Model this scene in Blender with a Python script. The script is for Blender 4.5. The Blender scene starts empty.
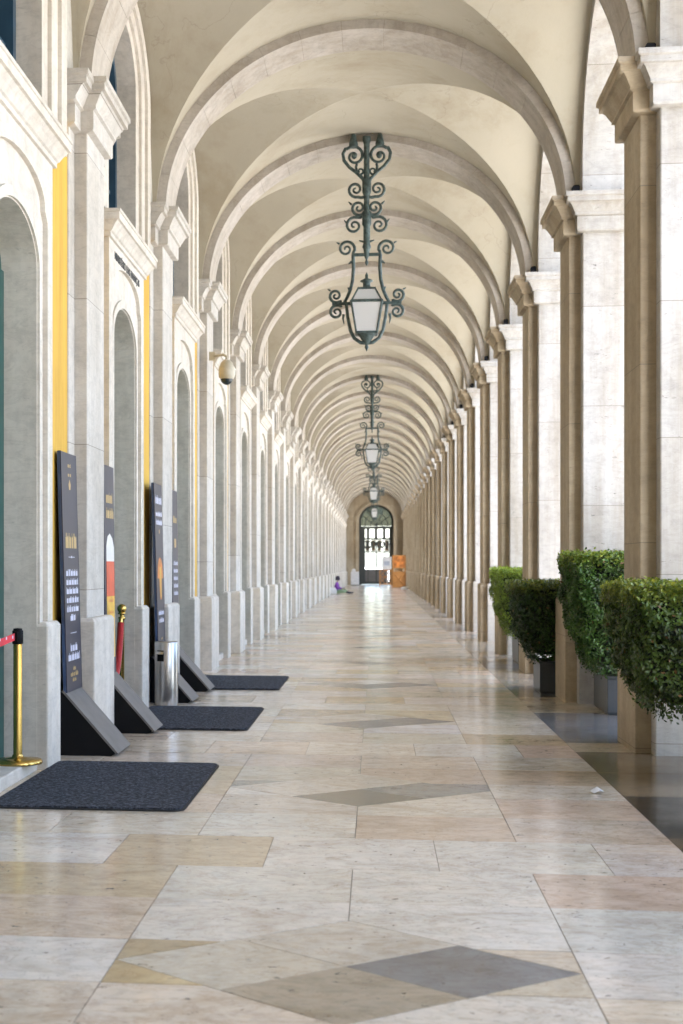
import bpy, bmesh, math, random
from mathutils import Vector, Matrix
random.seed(7)
R = math.radians
S = bpy.context.scene
COL = S.collection

# ------------------------------------------------------------------ mesh builder
class MB:
    def __init__(s): s.v = []; s.f = []; s.m = []; s.s = []; s.c = []
    def add(s, vs, fs, mi=0, smooth=False, col=None):
        o = len(s.v); s.v += [tuple(p) for p in vs]
        for f in fs:
            s.f.append(tuple(i + o for i in f)); s.m.append(mi); s.s.append(smooth); s.c.append(col)
    def box(s, x0, x1, y0, y1, z0, z1, mi=0, col=None):
        s.loft([(x0, x1, y0, y1, z0), (x0, x1, y0, y1, z1)], mi, col)
    def loft(s, rects, mi=0, col=None):                       # stack of axis-aligned rectangles
        vs = []; fs = []
        for (x0, x1, y0, y1, z) in rects: vs += [(x0, y0, z), (x1, y0, z), (x1, y1, z), (x0, y1, z)]
        n = len(rects)
        for i in range(n - 1):
            a = 4 * i
            for j in range(4):
                k = (j + 1) % 4; fs.append((a + j, a + k, a + 4 + k, a + 4 + j))
        fs.append((3, 2, 1, 0)); fs.append((4 * n - 4, 4 * n - 3, 4 * n - 2, 4 * n - 1))
        s.add(vs, fs, mi, False, col)
    def extr(s, poly, a0, a1, axis='x', mi=0, smooth_sides=False):     # polygon pushed along x (poly yz) or y (poly xz)
        n = len(poly)
        P = (lambda p, a: (a, p[0], p[1])) if axis == 'x' else ((lambda p, a: (p[0], a, p[1])) if axis == 'y' else (lambda p, a: (p[0], p[1], a)))
        vs = [P(p, a0) for p in poly] + [P(p, a1) for p in poly]
        s.add(vs, [tuple(range(n))[::-1], tuple(range(n, 2 * n))], mi)
        s.add(vs, [(i, (i + 1) % n, n + (i + 1) % n, n + i) for i in range(n)], mi, smooth_sides)
    def lathe(s, prof, cx=0, cy=0, n=24, mi=0, cz=0):
        vs = []; fs = []
        for (r, z) in prof:
            for i in range(n):
                a = 2 * math.pi * i / n; vs.append((cx + r * math.cos(a), cy + r * math.sin(a), cz + z))
        for k in range(len(prof) - 1):
            for i in range(n):
                j = (i + 1) % n; fs.append((k * n + i, k * n + j, k * n + n + j, k * n + n + i))
        s.add(vs, fs, mi, True)
        m = (len(prof) - 1) * n
        if prof[0][0] > 1e-4: s.add(vs[:n], [tuple(range(n))[::-1]], mi)
        if prof[-1][0] > 1e-4: s.add(vs[m:], [tuple(range(n))], mi)
    def tube(s, pts, rad, n=8, mi=0):
        pts = [Vector(p) for p in pts]; m = len(pts)
        if not hasattr(rad, '__len__'): rad = [rad] * m
        vs = []; fs = []; up = None
        for i, p in enumerate(pts):
            t = (pts[min(i + 1, m - 1)] - pts[max(i - 1, 0)]).normalized()
            if up is None:
                up = Vector((0, 1, 0)) if abs(t.y) < .9 else Vector((1, 0, 0))
            u = (up - t * up.dot(t)).normalized(); w = t.cross(u); up = u
            for k in range(n):
                a = 2 * math.pi * k / n; vs.append(p + (u * math.cos(a) + w * math.sin(a)) * rad[i])
        for i in range(m - 1):
            for k in range(n):
                j = (k + 1) % n; fs.append((i * n + k, i * n + j, i * n + n + j, i * n + n + k))
        s.add(vs, fs, mi, True)
        s.add(vs[:n], [tuple(range(n))[::-1]], mi); s.add(vs[-n:], [tuple(range(n))], mi)
    def build(s, name, mats, parent=None, off=(0, 0, 0), bevel=0, colname=None):
        me = bpy.data.meshes.new(name)
        ox, oy, oz = off
        me.from_pydata([(a - ox, b - oy, c - oz) for a, b, c in s.v], [], s.f)
        mats = mats if isinstance(mats, (list, tuple)) else [mats]
        for m in mats: me.materials.append(m)
        me.polygons.foreach_set('material_index', s.m)
        me.polygons.foreach_set('use_smooth', s.s)
        if colname:
            at = me.color_attributes.new(colname, 'FLOAT_COLOR', 'CORNER')
            buf = []
            for p, c in zip(me.polygons, s.c):
                c = c or (.5, .5, .5, 1)
                buf += list(c) * p.loop_total
            at.data.foreach_set('color', buf)
        me.validate()
        bm = bmesh.new(); bm.from_mesh(me); bmesh.ops.recalc_face_normals(bm, faces=bm.faces); bm.to_mesh(me); bm.free()
        me.update()
        o = bpy.data.objects.new(name, me); COL.objects.link(o)
        o.location = off
        if parent: o.parent = parent; 
        if bevel:
            b = o.modifiers.new('bev', 'BEVEL'); b.width = bevel; b.segments = 2; b.limit_method = 'ANGLE'; b.angle_limit = R(50)
        return o

def tag(o, label=None, cat=None, group=None, kind=None):
    if label: o['label'] = label
    if cat: o['category'] = cat
    if group: o['group'] = group
    if kind: o['kind'] = kind
    return o
def thing(name, label, cat, loc=(0, 0, 0), rz=0, group=None):
    o = bpy.data.objects.new(name, None); COL.objects.link(o); o.empty_display_size = .1
    o.location = loc; o.rotation_euler = (0, 0, rz)
    return tag(o, label, cat, group)
def copy_tree(o, parent=None, loc=None, label=None):
    c = o.copy(); COL.objects.link(c); c.parent = parent
    if loc is not None: c.location = loc
    if label: c['label'] = label
    for ch in list(o.children): copy_tree(ch, c)
    return c

# ------------------------------------------------------------------ materials
def lin(*c):
    return tuple(((x / 255) / 12.92 if x / 255 <= .04045 else ((x / 255 + .055) / 1.055) ** 2.4) for x in c) + (1,)
class NT:
    def __init__(s, name):
        s.mat = bpy.data.materials.new(name); s.mat.use_nodes = True
        s.t = s.mat.node_tree; s.b = s.t.nodes['Principled BSDF']
    def n(s, typ, **kw):
        nd = s.t.nodes.new(typ)
        for k, v in kw.items():
            if k.startswith('_'): nd.inputs[k[1:].replace('_', ' ')].default_value = v
            else: setattr(nd, k, v)
        return nd
    def l(s, a, b): s.t.links.new(a, b)
    def pos(s, scale=(1, 1, 1)):
        g = s.n('ShaderNodeNewGeometry'); m = s.n('ShaderNodeMapping'); m.inputs['Scale'].default_value = scale
        s.l(g.outputs['Position'], m.inputs['Vector']); return m.outputs['Vector']
    def noise(s, scale, detail=6, rough=.55, vec=None, dist=0):
        nd = s.n('ShaderNodeTexNoise'); nd.inputs['Scale'].default_value = scale; nd.inputs['Detail'].default_value = detail
        nd.inputs['Roughness'].default_value = rough; nd.inputs['Distortion'].default_value = dist
        s.l(vec if vec else s.pos(), nd.inputs['Vector']); return nd.outputs['Fac']
    def ramp(s, fac, stops):
        r = s.n('ShaderNodeValToRGB'); e = r.color_ramp.elements
        while len(e) < len(stops): e.new(.5)
        for el, (p, c) in zip(e, stops):
            el.position = p; el.color = c if hasattr(c, '__len__') else (c, c, c, 1)
        s.l(fac, r.inputs['Fac']); return r.outputs['Color']
    def mix(s, a, b, fac=.5, mode='MIX'):
        m = s.n('ShaderNodeMix'); m.data_type = 'RGBA'; m.blend_type = mode
        for sock, val in ((m.inputs[0], fac), (m.inputs[6], a), (m.inputs[7], b)):
            if hasattr(val, 'links'): s.l(val, sock)
            else: sock.default_value = val
        return m.outputs[2]
    def math(s, op, a, b=0):
        m = s.n('ShaderNodeMath'); m.operation = op
        for i, val in enumerate((a, b)):
            if hasattr(val, 'links'): s.l(val, m.inputs[i])
            else: m.inputs[i].default_value = val
        return m.outputs[0]
    def bump(s, h, strength=.3, dist=.01):
        b = s.n('ShaderNodeBump'); b.inputs['Strength'].default_value = strength; b.inputs['Distance'].default_value = dist
        s.l(h, b.inputs['Height']); s.l(b.outputs['Normal'], s.b.inputs['Normal'])
    def base(s, c):
        if hasattr(c, 'links'): s.l(c, s.b.inputs['Base Color'])
        else: s.b.inputs['Base Color'].default_value = c
    def set(s, **kw):
        for k, v in kw.items(): s.b.inputs[k.replace('_', ' ')].default_value = v

def stone(name, A, B, joint=0, grime=.25, pits=.35, rough=.75):
    t = NT(name); oi = t.n('ShaderNodeObjectInfo')
    c = t.ramp(t.noise(.9, 8, .6), [(.3, A), (.7, B)])
    fine = t.noise(9, 8, .65)
    c = t.mix(c, t.ramp(fine, [(.25, .62), (.55, 1.0)]), .55, 'MULTIPLY')
    st = t.noise(1, 6, .6, t.pos((5, 5, .35)))                     # rain and dirt streaks of their own shape
    c = t.mix(c, t.ramp(st, [(.35, (.62, .55, .45, 1)), (.6, (1, 1, 1, 1))]), grime, 'MULTIPLY')
    vein = t.noise(2.2, 9, .7, t.pos((1.0, 1.0, 3.2)), 1.2)
    c = t.mix(c, t.ramp(vein, [(.46, 1.0), (.5, .72), (.54, 1.0)]), .35, 'MULTIPLY')
    pit = t.noise(11, 7, .68, t.pos((1, 1, 3.6)), .4)
    c = t.mix(c, t.ramp(pit, [(.29, .35), (.37, 1.0)]), pits, 'MULTIPLY')
    h = fine
    if joint:
        sep = t.n('ShaderNodeSeparateXYZ'); t.l(t.pos(), sep.inputs[0])
        z = t.math('ADD', t.math('DIVIDE', sep.outputs['Z'], joint), oi.outputs['Random'])
        fr = t.math('FRACT', z); row = t.math('FLOOR', z)
        ln = t.math('LESS_THAN', fr, .006 / joint)
        wn = t.n('ShaderNodeTexWhiteNoise', noise_dimensions='2D')
        cb = t.n('ShaderNodeCombineXYZ'); t.l(row, cb.inputs[0]); t.l(t.math('MULTIPLY', oi.outputs['Random'], 37.0), cb.inputs[1])
        t.l(cb.outputs[0], wn.inputs['Vector'])
        c = t.mix(c, t.ramp(wn.outputs['Value'], [(0, (.86, .83, .78, 1)), (1, (1, 1, 1, 1))]), .8, 'MULTIPLY')
        c = t.mix(c, (.16, .14, .11, 1), t.math('MULTIPLY', ln, .75))
    t.base(c); t.set(Roughness=rough); t.bump(h, .18, .012)
    return t.mat
def plain(name, c, rough=.5, metal=0, var=.12, sc=8, **kw):
    t = NT(name)
    c2 = t.mix(c, t.ramp(t.noise(sc, 6), [(.3, 1 - var * 2), (.65, 1.0)]), 1.0, 'MULTIPLY')
    t.base(c2); t.set(Roughness=rough, Metallic=metal, **kw); return t.mat

M = {}
M['pier'] = stone('pier_limestone', (.51, .495, .475, 1), (.41, .39, .36, 1), 1.02, .6, 1.0)
M['pilaster'] = stone('pilaster_limestone', (.50, .42, .305, 1), (.37, .30, .205, 1), 1.35, .4, .5)
M['white_stone'] = stone('white_limestone', (.71, .665, .595, 1), (.59, .54, .47, 1), 0, .28, .45)
M['left_pilaster'] = stone('left_pilaster_limestone', (.65, .62, .58, 1), (.52, .49, .445, 1), 1.15, .28, .35)
M['rib'] = stone('rib_limestone', (.54, .50, .455, 1), (.40, .355, .295, 1), 0, .4, .3)
t = NT('vault_plaster')
c = t.ramp(t.noise(.5, 7, .6), [(.3, (.445, .405, .32, 1)), (.7, (.385, .345, .265, 1))])
c = t.mix(c, t.ramp(t.noise(1.7, 8, .7), [(.28, (.68, .6, .48, 1)), (.5, (1, 1, 1, 1))]), .35, 'MULTIPLY')
vo = t.n('ShaderNodeTexVoronoi', feature='DISTANCE_TO_EDGE'); vo.inputs['Scale'].default_value = .75
wv = t.n('ShaderNodeVectorMath', operation='ADD'); wn = t.n('ShaderNodeTexNoise'); wn.inputs['Scale'].default_value = 2.5; wn.inputs['Detail'].default_value = 8
t.l(t.pos(), wn.inputs['Vector']); t.l(t.pos(), wv.inputs[0]); t.l(wn.outputs['Color'], wv.inputs[1]); t.l(wv.outputs[0], vo.inputs['Vector'])
ck = t.math('MULTIPLY', t.math('LESS_THAN', vo.outputs['Distance'], .006), t.math('GREATER_THAN', t.noise(.6, 3), .52))
c = t.mix(c, (.26, .22, .17, 1), t.math('MULTIPLY', ck, .3))
c = t.mix(c, t.ramp(t.noise(.33, 9, .75, t.pos((1, 1, .7)), .8), [(.36, (.70, .62, .50, 1)), (.47, (1, 1, 1, 1))]), .4, 'MULTIPLY')
dv = t.n('ShaderNodeVectorMath', operation='DISTANCE'); t.l(t.pos(), dv.inputs[0]); dv.inputs[1].default_value = (-2.08, 29.0, 5.72)
sp = t.math('LESS_THAN', t.math('ADD', dv.outputs['Value'], t.math('MULTIPLY', t.noise(5, 5), .5)), .62)
c = t.mix(c, (.50, .27, .10, 1), t.math('MULTIPLY', sp, .7))
t.base(c); t.set(Roughness=.85); t.bump(t.noise(14, 6, .7), .12, .02); M['vault'] = t.mat
t = NT('yellow_plaster')
c = t.ramp(t.noise(1.4, 8, .6), [(.3, (.70, .43, .065, 1)), (.7, (.58, .34, .045, 1))])
c = t.mix(c, t.ramp(t.noise(1, 7, .7, t.pos((6, 6, .5))), [(.36, (.72, .66, .6, 1)), (.55, (1, 1, 1, 1))]), .6, 'MULTIPLY')
t.base(c); t.set(Roughness=.8); t.bump(t.noise(40, 4), .1, .01); M['yellow'] = t.mat
M['upper_wall'] = stone('upper_wall_plaster', (.58, .555, .50, 1), (.52, .49, .43, 1), 0, .2, .1)
M['facade'] = plain('yellow_facade_plaster', (.62, .40, .12, 1), .85)
M['teal'] = plain('teal_door_paint', (.012, .085, .075, 1), .35)
M['navy'] = plain('navy_window_paint', (.028, .07, .115, 1), .4)
t = NT('dark_glass'); t.base((.02, .03, .035, 1)); t.set(Roughness=.06); M['glass'] = t.mat
M['bronze'] = plain('lantern_verdigris_paint', (.085, .125, .12, 1), .5, .2, .35, 22)
t = NT('frosted_glass'); t.base((.78, .78, .77, 1)); t.set(Roughness=.35, Transmission_Weight=.25); M['frosted'] = t.mat
M['brass'] = plain('polished_brass', (.62, .43, .13, 1), .22, 1, .08)
M['steel'] = plain('brushed_steel', (.50, .48, .46, 1), .30, 1, .06, 3)
M['black'] = plain('black_paint', (.005, .005, .006, 1), .6, 0, .1, 8, Specular_IOR_Level=.15)
M['grey_top'] = plain('grey_laminate', (.15, .14, .13, 1), .5)
M['board'] = plain('navy_poster_print', (.032, .034, .056, 1), .35, 0, .06, 3, Specular_IOR_Level=.3)
M['edge'] = plain('poster_board_edge', (.03, .06, .14, 1), .5)
M['ink_white'] = plain('pale_print', (.62, .63, .75, 1), .4, 0, .05)
M['ink_gold'] = plain('gold_print', (.55, .38, .15, 1), .4, 0, .05)
M['ink_orange'] = plain('orange_print', (.85, .26, .03, 1), .4, 0, .25, 14)
M['ink_red'] = plain('red_print', (.72, .10, .035, 1), .4, 0, .1)
M['ink_yellow'] = plain('amber_print', (.85, .50, .06, 1), .4, 0, .15)
M['ink_foam'] = plain('foam_print', (.78, .76, .70, 1), .4, 0, .05)
M['letter'] = plain('dark_lettering', (.06, .06, .06, 1), .6)
M['red'] = plain('red_velvet', (.50, .012, .012, 1), .75, 0, .15, 40, Sheen_Weight=.4)
M['belt'] = plain('red_belt_webbing', (.72, .03, .05, 1), .6)
M['white'] = plain('white_paint', (.75, .75, .76, 1), .5)
M['camera_shell'] = plain('plastic_reflected_yellow', (.52, .47, .36, 1), .35)  # white plastic, the yellow it reflects painted into its base colour
M['orange_wood'] = plain('orange_stained_wood', (.52, .23, .055, 1), .5, 0, .2, 12)
M['orange_panel'] = plain('bright_orange_panel', (.62, .20, .03, 1), .5, 0, .35, 5)
M['planter'] = plain('grey_planter_panel', (.045, .05, .056, 1), .4, 0, .15, 4)
M['iron'] = plain('dark_green_iron', (.05, .055, .05, 1), .5)
M['soil'] = plain('dark_soil', (.03, .022, .015, 1), .9)
M['bark'] = plain('grey_bark', (.09, .07, .05, 1), .9)
t = NT('mat_fibre')
c = t.ramp(t.noise(42, 5, .85), [(.38, (.003, .0035, .006, 1)), (.5, (.018, .023, .036, 1)), (.60, (.13, .15, .20, 1))])
t.base(c); t.set(Roughness=.95); t.bump(t.noise(150, 3, .7), 1.0, .02); M['mat'] = t.mat
M['rubber'] = plain('black_rubber', (.010, .011, .014, 1), .7)
# floor: polished, worn stone; each slab carries its own stone colour
t = NT('floor_stone')
va = t.n('ShaderNodeVertexColor', layer_name='tile')
def slabvec(scale):                                        # every slab is cut from another piece of stone
    g = t.n('ShaderNodeNewGeometry'); o_ = t.n('ShaderNodeVectorMath', operation='SCALE'); o_.inputs[0].default_value = (1, .37, .71)
    t.l(t.math('MULTIPLY', va.outputs['Alpha'], 61.0), o_.inputs['Scale'])
    ad = t.n('ShaderNodeVectorMath', operation='ADD'); t.l(g.outputs['Position'], ad.inputs[0]); t.l(o_.outputs[0], ad.inputs[1])
    mp = t.n('ShaderNodeMapping'); mp.inputs['Scale'].default_value = scale; t.l(ad.outputs[0], mp.inputs['Vector']); return mp.outputs['Vector']
n1 = t.noise(2.4, 9, .65, slabvec((.9, 1.3, 1)), .8); n2 = t.noise(13, 8, .72, slabvec((1, 1.15, 1)), .4)
c = t.mix(va.outputs['Color'], t.ramp(n1, [(.28, (.70, .63, .54, 1)), (.48, (1, 1, 1, 1)), (.74, (1.16, 1.10, 1.04, 1))]), .85, 'MULTIPLY')
c = t.mix(c, t.ramp(n2, [(.32, .68), (.52, 1.0), (.75, 1.1)]), .65, 'MULTIPLY')
vein = t.noise(2.6, 9, .72, slabvec((.9, 1.8, 1)), 2.0)
c = t.mix(c, t.ramp(vein, [(.47, (1, 1, 1, 1)), (.5, (.62, .52, .42, 1)), (.525, (1, 1, 1, 1))]), .55, 'MULTIPLY')
big = t.noise(1.3, 3, .5, slabvec((1, 1, 1))); pit = t.noise(19, 5, .68, slabvec((1, 1.5, 1)), .6)
pm = t.math('MULTIPLY', t.math('LESS_THAN', pit, .35), t.math('GREATER_THAN', big, .42))
c = t.mix(c, (.07, .06, .05, 1), t.math('MULTIPLY', pm, .85))
scuff = t.noise(.55, 6, .7)
c = t.mix(c, t.ramp(scuff, [(.35, (.80, .76, .70, 1)), (.55, (1, 1, 1, 1))]), .6, 'MULTIPLY')
t.base(c)
rr = t.ramp(t.noise(1.6, 8, .75), [(.3, .10), (.72, .28)])
t.l(rr, t.b.inputs['Roughness'])
t.bump(t.noise(5, 5, .6), .035, .02); t.set(Specular_IOR_Level=.55)
M['floor'] = t.mat
M['grout'] = plain('floor_joint_mortar', (.12, .10, .08, 1), .9)
M['rib_joint'] = plain('rib_joint_mortar', (.26, .22, .17, 1), .9)
M['plaza'] = stone('plaza_paving', (.54, .525, .50, 1), (.46, .445, .42, 1), 0, .1, .1, .8)
# leaves
def leafmat(name):
    t = NT(name); va = t.n('ShaderNodeVertexColor', layer_name='leaf')
    t.base(va.outputs['Color']); t.set(Roughness=.38, Specular_IOR_Level=.45)
    tr = t.n('ShaderNodeBsdfTranslucent'); t.l(va.outputs['Color'], tr.inputs['Color'])
    mx = t.n('ShaderNodeMixShader'); mx.inputs[0].default_value = .25
    out = t.t.nodes['Material Output']
    t.l(t.b.outputs[0], mx.inputs[1]); t.l(tr.outputs[0], mx.inputs[2]); t.l(mx.outputs[0], out.inputs['Surface'])
    return t.mat
M['leaf'] = leafmat('hedge_leaf')
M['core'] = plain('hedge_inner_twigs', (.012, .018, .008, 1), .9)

# ------------------------------------------------------------------ numbers of the place
BAY, Y0 = 4.0, 11.38                     # pier spacing and first pier in front of the camera
KS = list(range(-7, 25))
ZC, ZCROWN = 5.21, 7.18                  # capital top, vault crown
DC = 1.66                                # door centre, from its pier
def dcy(k): return Y0 + BAY * k + DC

def arch_pts(yc, half, z0, spring, rise, n=20):
    p = [(yc - half, z0)]
    for i in range(n + 1):
        a = math.pi * (1 - i / n); p.append((yc + half * math.cos(a), spring + rise * math.sin(a)))
    p.append((yc + half, z0)); return p
def frame_poly(y0, y1, z0, z1, inner):
    return [(y0, z0), (y0, z1), (y1, z1), (y1, z0)] + inner[::-1]

CAPP = [(0.0, -.385), (.055, -.375), (.062, -.36), (.062, -.225), (.085, -.215), (.085, -.195), (.10, -.17), (.125, -.125), (.145, -.10), (.172, -.095), (.172, -.05), (.19, -.04), (.19, 0)]
def cap(mb, x0, x1, y0, y1, sx0=1, sx1=1, dz=0):
    mb.loft([(x0 - o * sx0, x1 + o * sx1, y0 - o, y1 + o, ZC + z + dz) for o, z in CAPP])
def plinth(mb, x0, x1, y0, y1, z):
    mb.loft([(x0, x1, y0, y1, -.01), (x0, x1, y0, y1, z - .03), (x0 + .02, x1 - .02, y0 + .02, y1 - .02, z)])

bld = thing('arcade_building', 'long pale stone arcade with a groin vaulted ceiling and yellow plaster inner wall', 'building')

# --- right: pier > pilaster, capital, plinth
m = MB(); m.box(2.10, 3.2, -.5, .5, 0, ZC - .3)
pier = m.build('pier', M['pier'], bld, bevel=.012)
m = MB(); m.box(1.98, 2.15, -.35, .35, 0, ZC - .3); m.build('pilaster', M['pilaster'], pier, bevel=.012)
m = MB(); cap(m, 2.10, 3.2, -.5, .5); m.build('capital', M['pier'], pier)
m = MB(); cap(m, 1.98, 2.3, -.35, .35, 1, 0, -.006); m.build('pilaster_capital', M['pilaster'], pier)
m = MB(); plinth(m, 2.055, 3.24, -.545, .545, 1.085); m.build('plinth', M['pier'], pier, bevel=.01)
m = MB(); plinth(m, 1.935, 2.2, -.395, .395, 1.08); m.build('pilaster_plinth', M['pilaster'], pier, bevel=.01)
# --- right: arch wall of one bay (from pier centre to pier centre)
m = MB(); m.extr(frame_poly(0, BAY, ZC + .0005, 7.65, arch_pts(2, 1.5, ZC + .0005, ZC + .3, 1.5, 32)), 2.10, 3.2, 'x')
archw = m.build('arcade_arch', M['pier'], bld)
# --- rib: voussoirs
m = MB(); XC = -.145; NV = 15
def ell(a, b, th): return (XC + a * math.cos(th), ZC + b * math.sin(th))
for i in range(NV):
    t0, t1 = math.pi * i / NV, math.pi * (i + 1) / NV
    g = .0007; inn = []; out = []
    for j in range(6):
        th = t0 + g + (t1 - t0 - 2 * g) * j / 5
        inn.append(ell(2.10, 1.87, th)); out.append(ell(2.42, 2.2, th))
    m.extr(inn + out[::-1], -.32, .32, 'y', 0)
inn = [ell(2.106, 1.876, math.pi * i / 60) for i in range(61)]; out = [ell(2.41, 2.19, math.pi * i / 60) for i in range(61)]
m.extr(inn + out[::-1], -.313, .313, 'y', 1)
rib = m.build('rib', [M['rib'], M['rib_joint']], bld)
# --- vault of one bay: groin vault, four webs
m = MB(); a_, c_, b_ = 2.205, 1.681, ZCROWN - ZC; xc = XC; NT_, NW = 18, 24
for web in range(4):
    vs = []; fs = []
    for i in range(NT_ + 1):
        for j in range(NW + 1):
            big_ = (math.pi / 2) * i / NT_; small = big_ * (2 * j / NW - 1)
            if web % 2: big_ = -big_
            u, v = (small, big_) if web < 2 else (big_, small)
            vs.append((xc + a_ * math.sin(u), 2 + c_ * math.sin(v), ZC + b_ * max(math.cos(u), math.cos(v))))
    for i in range(NT_):
        for j in range(NW):
            q = i * (NW + 1) + j
            fs.append((q, q + 1, q + NW + 2, q + NW + 1) if i else (q, q + NW + 2, q + NW + 1))
    m.add(vs, fs, 0, True)
for sx, xw in ((-1, -2.45), (1, 2.11)):                    # webs run on to the side walls
    vs = []; n_ = 36
    for j in range(n_ + 1):
        v = math.pi * (j / n_ - .5)
        for x in (xc + sx * a_, xw): vs.append((x, 2 + c_ * math.sin(v), ZC + b_ * math.cos(v)))
    m.add(vs, [(2 * j, 2 * j + 2, 2 * j + 3, 2 * j + 1) for j in range(n_)], 0, True)
vault = m.build('vault', M['vault'], bld)
# --- left: pilaster > capital, plinth
m = MB(); m.box(-2.46, -2.27, -.35, .35, 0, ZC - .3); m.box(-2.46, -2.372, -.56, .56, 0, ZC - .3)
lp = m.build('wall_pilaster', M['left_pilaster'], bld, bevel=.01)
m = MB(); cap(m, -2.6, -2.27, -.35, .35, 0, 1); cap(m, -2.6, -2.372, -.56, .56, 0, 1, -.005)
m.loft([(-2.6, -2.37 + o, -.72, .72, ZC + z - .009) for o, z in CAPP[3:]])
m.build('capital', M['left_pilaster'], lp)
m = MB(); plinth(m, -2.46, -2.195, -.42, .42, 1.0); m.build('plinth', M['white_stone'], lp, bevel=.012)
# --- left: yellow wall panels with stone base, upper wall, per bay
m = MB()
for (ya, yb, zt_) in ((.0, .61, 4.855), (.61, DC - .86, 4.45), (DC + .86, 3.15, 4.45), (3.15, BAY, 4.855)):
    m.box(-2.8, -2.385, ya, yb, .9, zt_, 0); m.box(-2.8, -2.355, ya, yb, 0, .97, 1)
wall = m.build('wall_panel', [M['yellow'], M['white_stone']], bld)
WC = 1.88
m = MB(); m.extr(frame_poly(0, BAY, 4.86, 7.65, arch_pts(WC, .78, 4.86, 6.15, .55)), -2.8, -2.39, 'x')
upw = m.build('upper_wall', M['upper_wall'], bld)
# --- left: door surround > cornice, plinth, door, step
m = MB()
OH = .58
m.extr(frame_poly(DC - .84, DC + .84, 0, 4.2, arch_pts(DC, OH, 0, 3.46, .32)), -2.80, -2.335, 'x')
inner2 = [(DC - .76, 0), (DC - .76, 3.82), (DC - .68, 3.89)] + arch_pts(DC, .68, 0, 3.92, .2)[1:-1] + [(DC + .68, 3.89), (DC + .76, 3.82), (DC + .76, 0)]
m.extr(frame_poly(DC - .93, DC + .91, 0, 4.31, inner2), -2.79, -2.30, 'x')
ring_o = arch_pts(DC, OH + .085, .98, 3.47, .39); ring_i = arch_pts(DC, OH + .015, .98, 3.465, .325)
m.extr(ring_o + ring_i[::-1], -2.5, -2.317, 'x')
ds = m.build('door_surround', M['white_stone'], bld)
m = MB()
CP = [(.0, 4.26), (.02, 4.265), (.02, 4.30), (.035, 4.31), (.06, 4.35), (.09, 4.385), (.11, 4.39), (.11, 4.45), (.12, 4.455), (.12, 4.48), (.0, 4.50)]
m.loft([(-2.6, -2.30 + o, DC - .95 - o * .8, DC + .95 + o * .8, z) for o, z in CP]); m.build('cornice', M['white_stone'], ds)
for s in (-1, 1):
    m = MB(); ya, yb = DC + s * (OH + (.003 if s > 0 else .07)), DC + s * .98
    plinth(m, -2.62, -2.255 if s > 0 else -2.292, min(ya, yb), max(ya, yb), 1.02); m.build('plinth', M['white_stone'], ds, bevel=.012)
m = MB(); m.box(-2.75, -2.33, DC - OH, DC + OH, -.01, .085); m.build('doorstep', M['white_stone'], ds, bevel=.01)
m = MB(); m.extr(arch_pts(DC, OH + .02, .085, 3.46, .32), -2.63, -2.585, 'x')
for yy, ww in ((-.57, .11), (-.06, .05), (.012, .05), (.46, .11)): m.box(-2.63, -2.565, DC + yy, DC + yy + ww, .09, 3.45)
for zz in (.09, 1.0, 2.55): m.box(-2.63, -2.569, DC - .56, DC + .56, zz, zz + .14)
dr = m.build('door', M['teal'], ds)
# --- left: window surround > window frame, pane
m = MB(); yw = WC
for (h0, h1, z1, xf) in ((.72, .90, 6.98, -2.385), (.90, 1.10, 7.12, -2.355), (1.10, 1.28, 7.2, -2.325)):
    o = arch_pts(yw, h1, 4.503, 6.12, h1 * .62 + .05); i = arch_pts(yw, h0, 4.503, 6.12, h0 * .62 + .05)
    m.extr(o + i[::-1], -2.8, xf, 'x')
ws = m.build('window_surround', M['white_stone'], bld)
m = MB(); o = arch_pts(yw, .74, 4.51, 6.12, .5); i = arch_pts(yw, .64, 4.6, 6.12, .42)
m.extr(o + i[::-1], -2.74, -2.575, 'x'); m.box(-2.74, -2.625, yw - .03, yw + .03, 4.6, 6.5)
for zz in (5.1, 5.6, 6.1): m.box(-2.74, -2.63, yw - .66, yw + .66, zz, zz + .035)
m.build('window_frame', M['navy'], ws)
m = MB(); m.box(-2.76, -2.72, yw - .66, yw + .66, 4.55, 6.5); m.build('pane', M['glass'], ws)

protos = [pier, lp]; bayprotos = [archw, vault, wall, upw, ds, ws]
for p in protos + [rib] + bayprotos: p.location = (0, Y0, 0)
for k in KS:
    if k == 0: continue
    y = Y0 + BAY * k
    for p in protos + [rib]: copy_tree(p, bld, (0, y, 0))
    if k < KS[-1]:
        for p in bayprotos: copy_tree(p, bld, (0, y, 0))
YA, YB = Y0 + BAY * KS[0] - .5, Y0 + BAY * KS[-1] + .5
m = MB(); m.box(-16, -2.81, YA - .6, YB + 1.2, -.3, 15); m.box(-2.81, 3.2, YA - .6, YB + 1.2, 7.665, 15)
m.build('upper_storey', M['facade'], bld)
# lettering over one door
cu = bpy.data.curves.new('lettering', 'FONT'); cu.body = 'MINISTÉRIO DAS FINANÇAS'; cu.size = .098; cu.extrude = .003; cu.align_x = 'CENTER'; cu.space_character = 1.08
cu.offset = .0015
lt = bpy.data.objects.new('lettering', cu); COL.objects.link(lt); lt.data.materials.append(M['letter'])
dg = bpy.context.evaluated_depsgraph_get(); me = bpy.data.meshes.new_from_object(lt.evaluated_get(dg))
bpy.data.objects.remove(lt); lt = bpy.data.objects.new('lettering', me); COL.objects.link(lt)
lt.parent = bld; lt.location = (-2.2985, dcy(0) - .02, 4.125); lt.rotation_euler = (R(90), 0, R(90))

m = MB(); m.box(-2.8, 3.2, YA - .6, YA, 0, 7.66); m.build('end_wall', M['rib'], bld)  # unseen wall behind the camera, added to cut the light from behind
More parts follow.
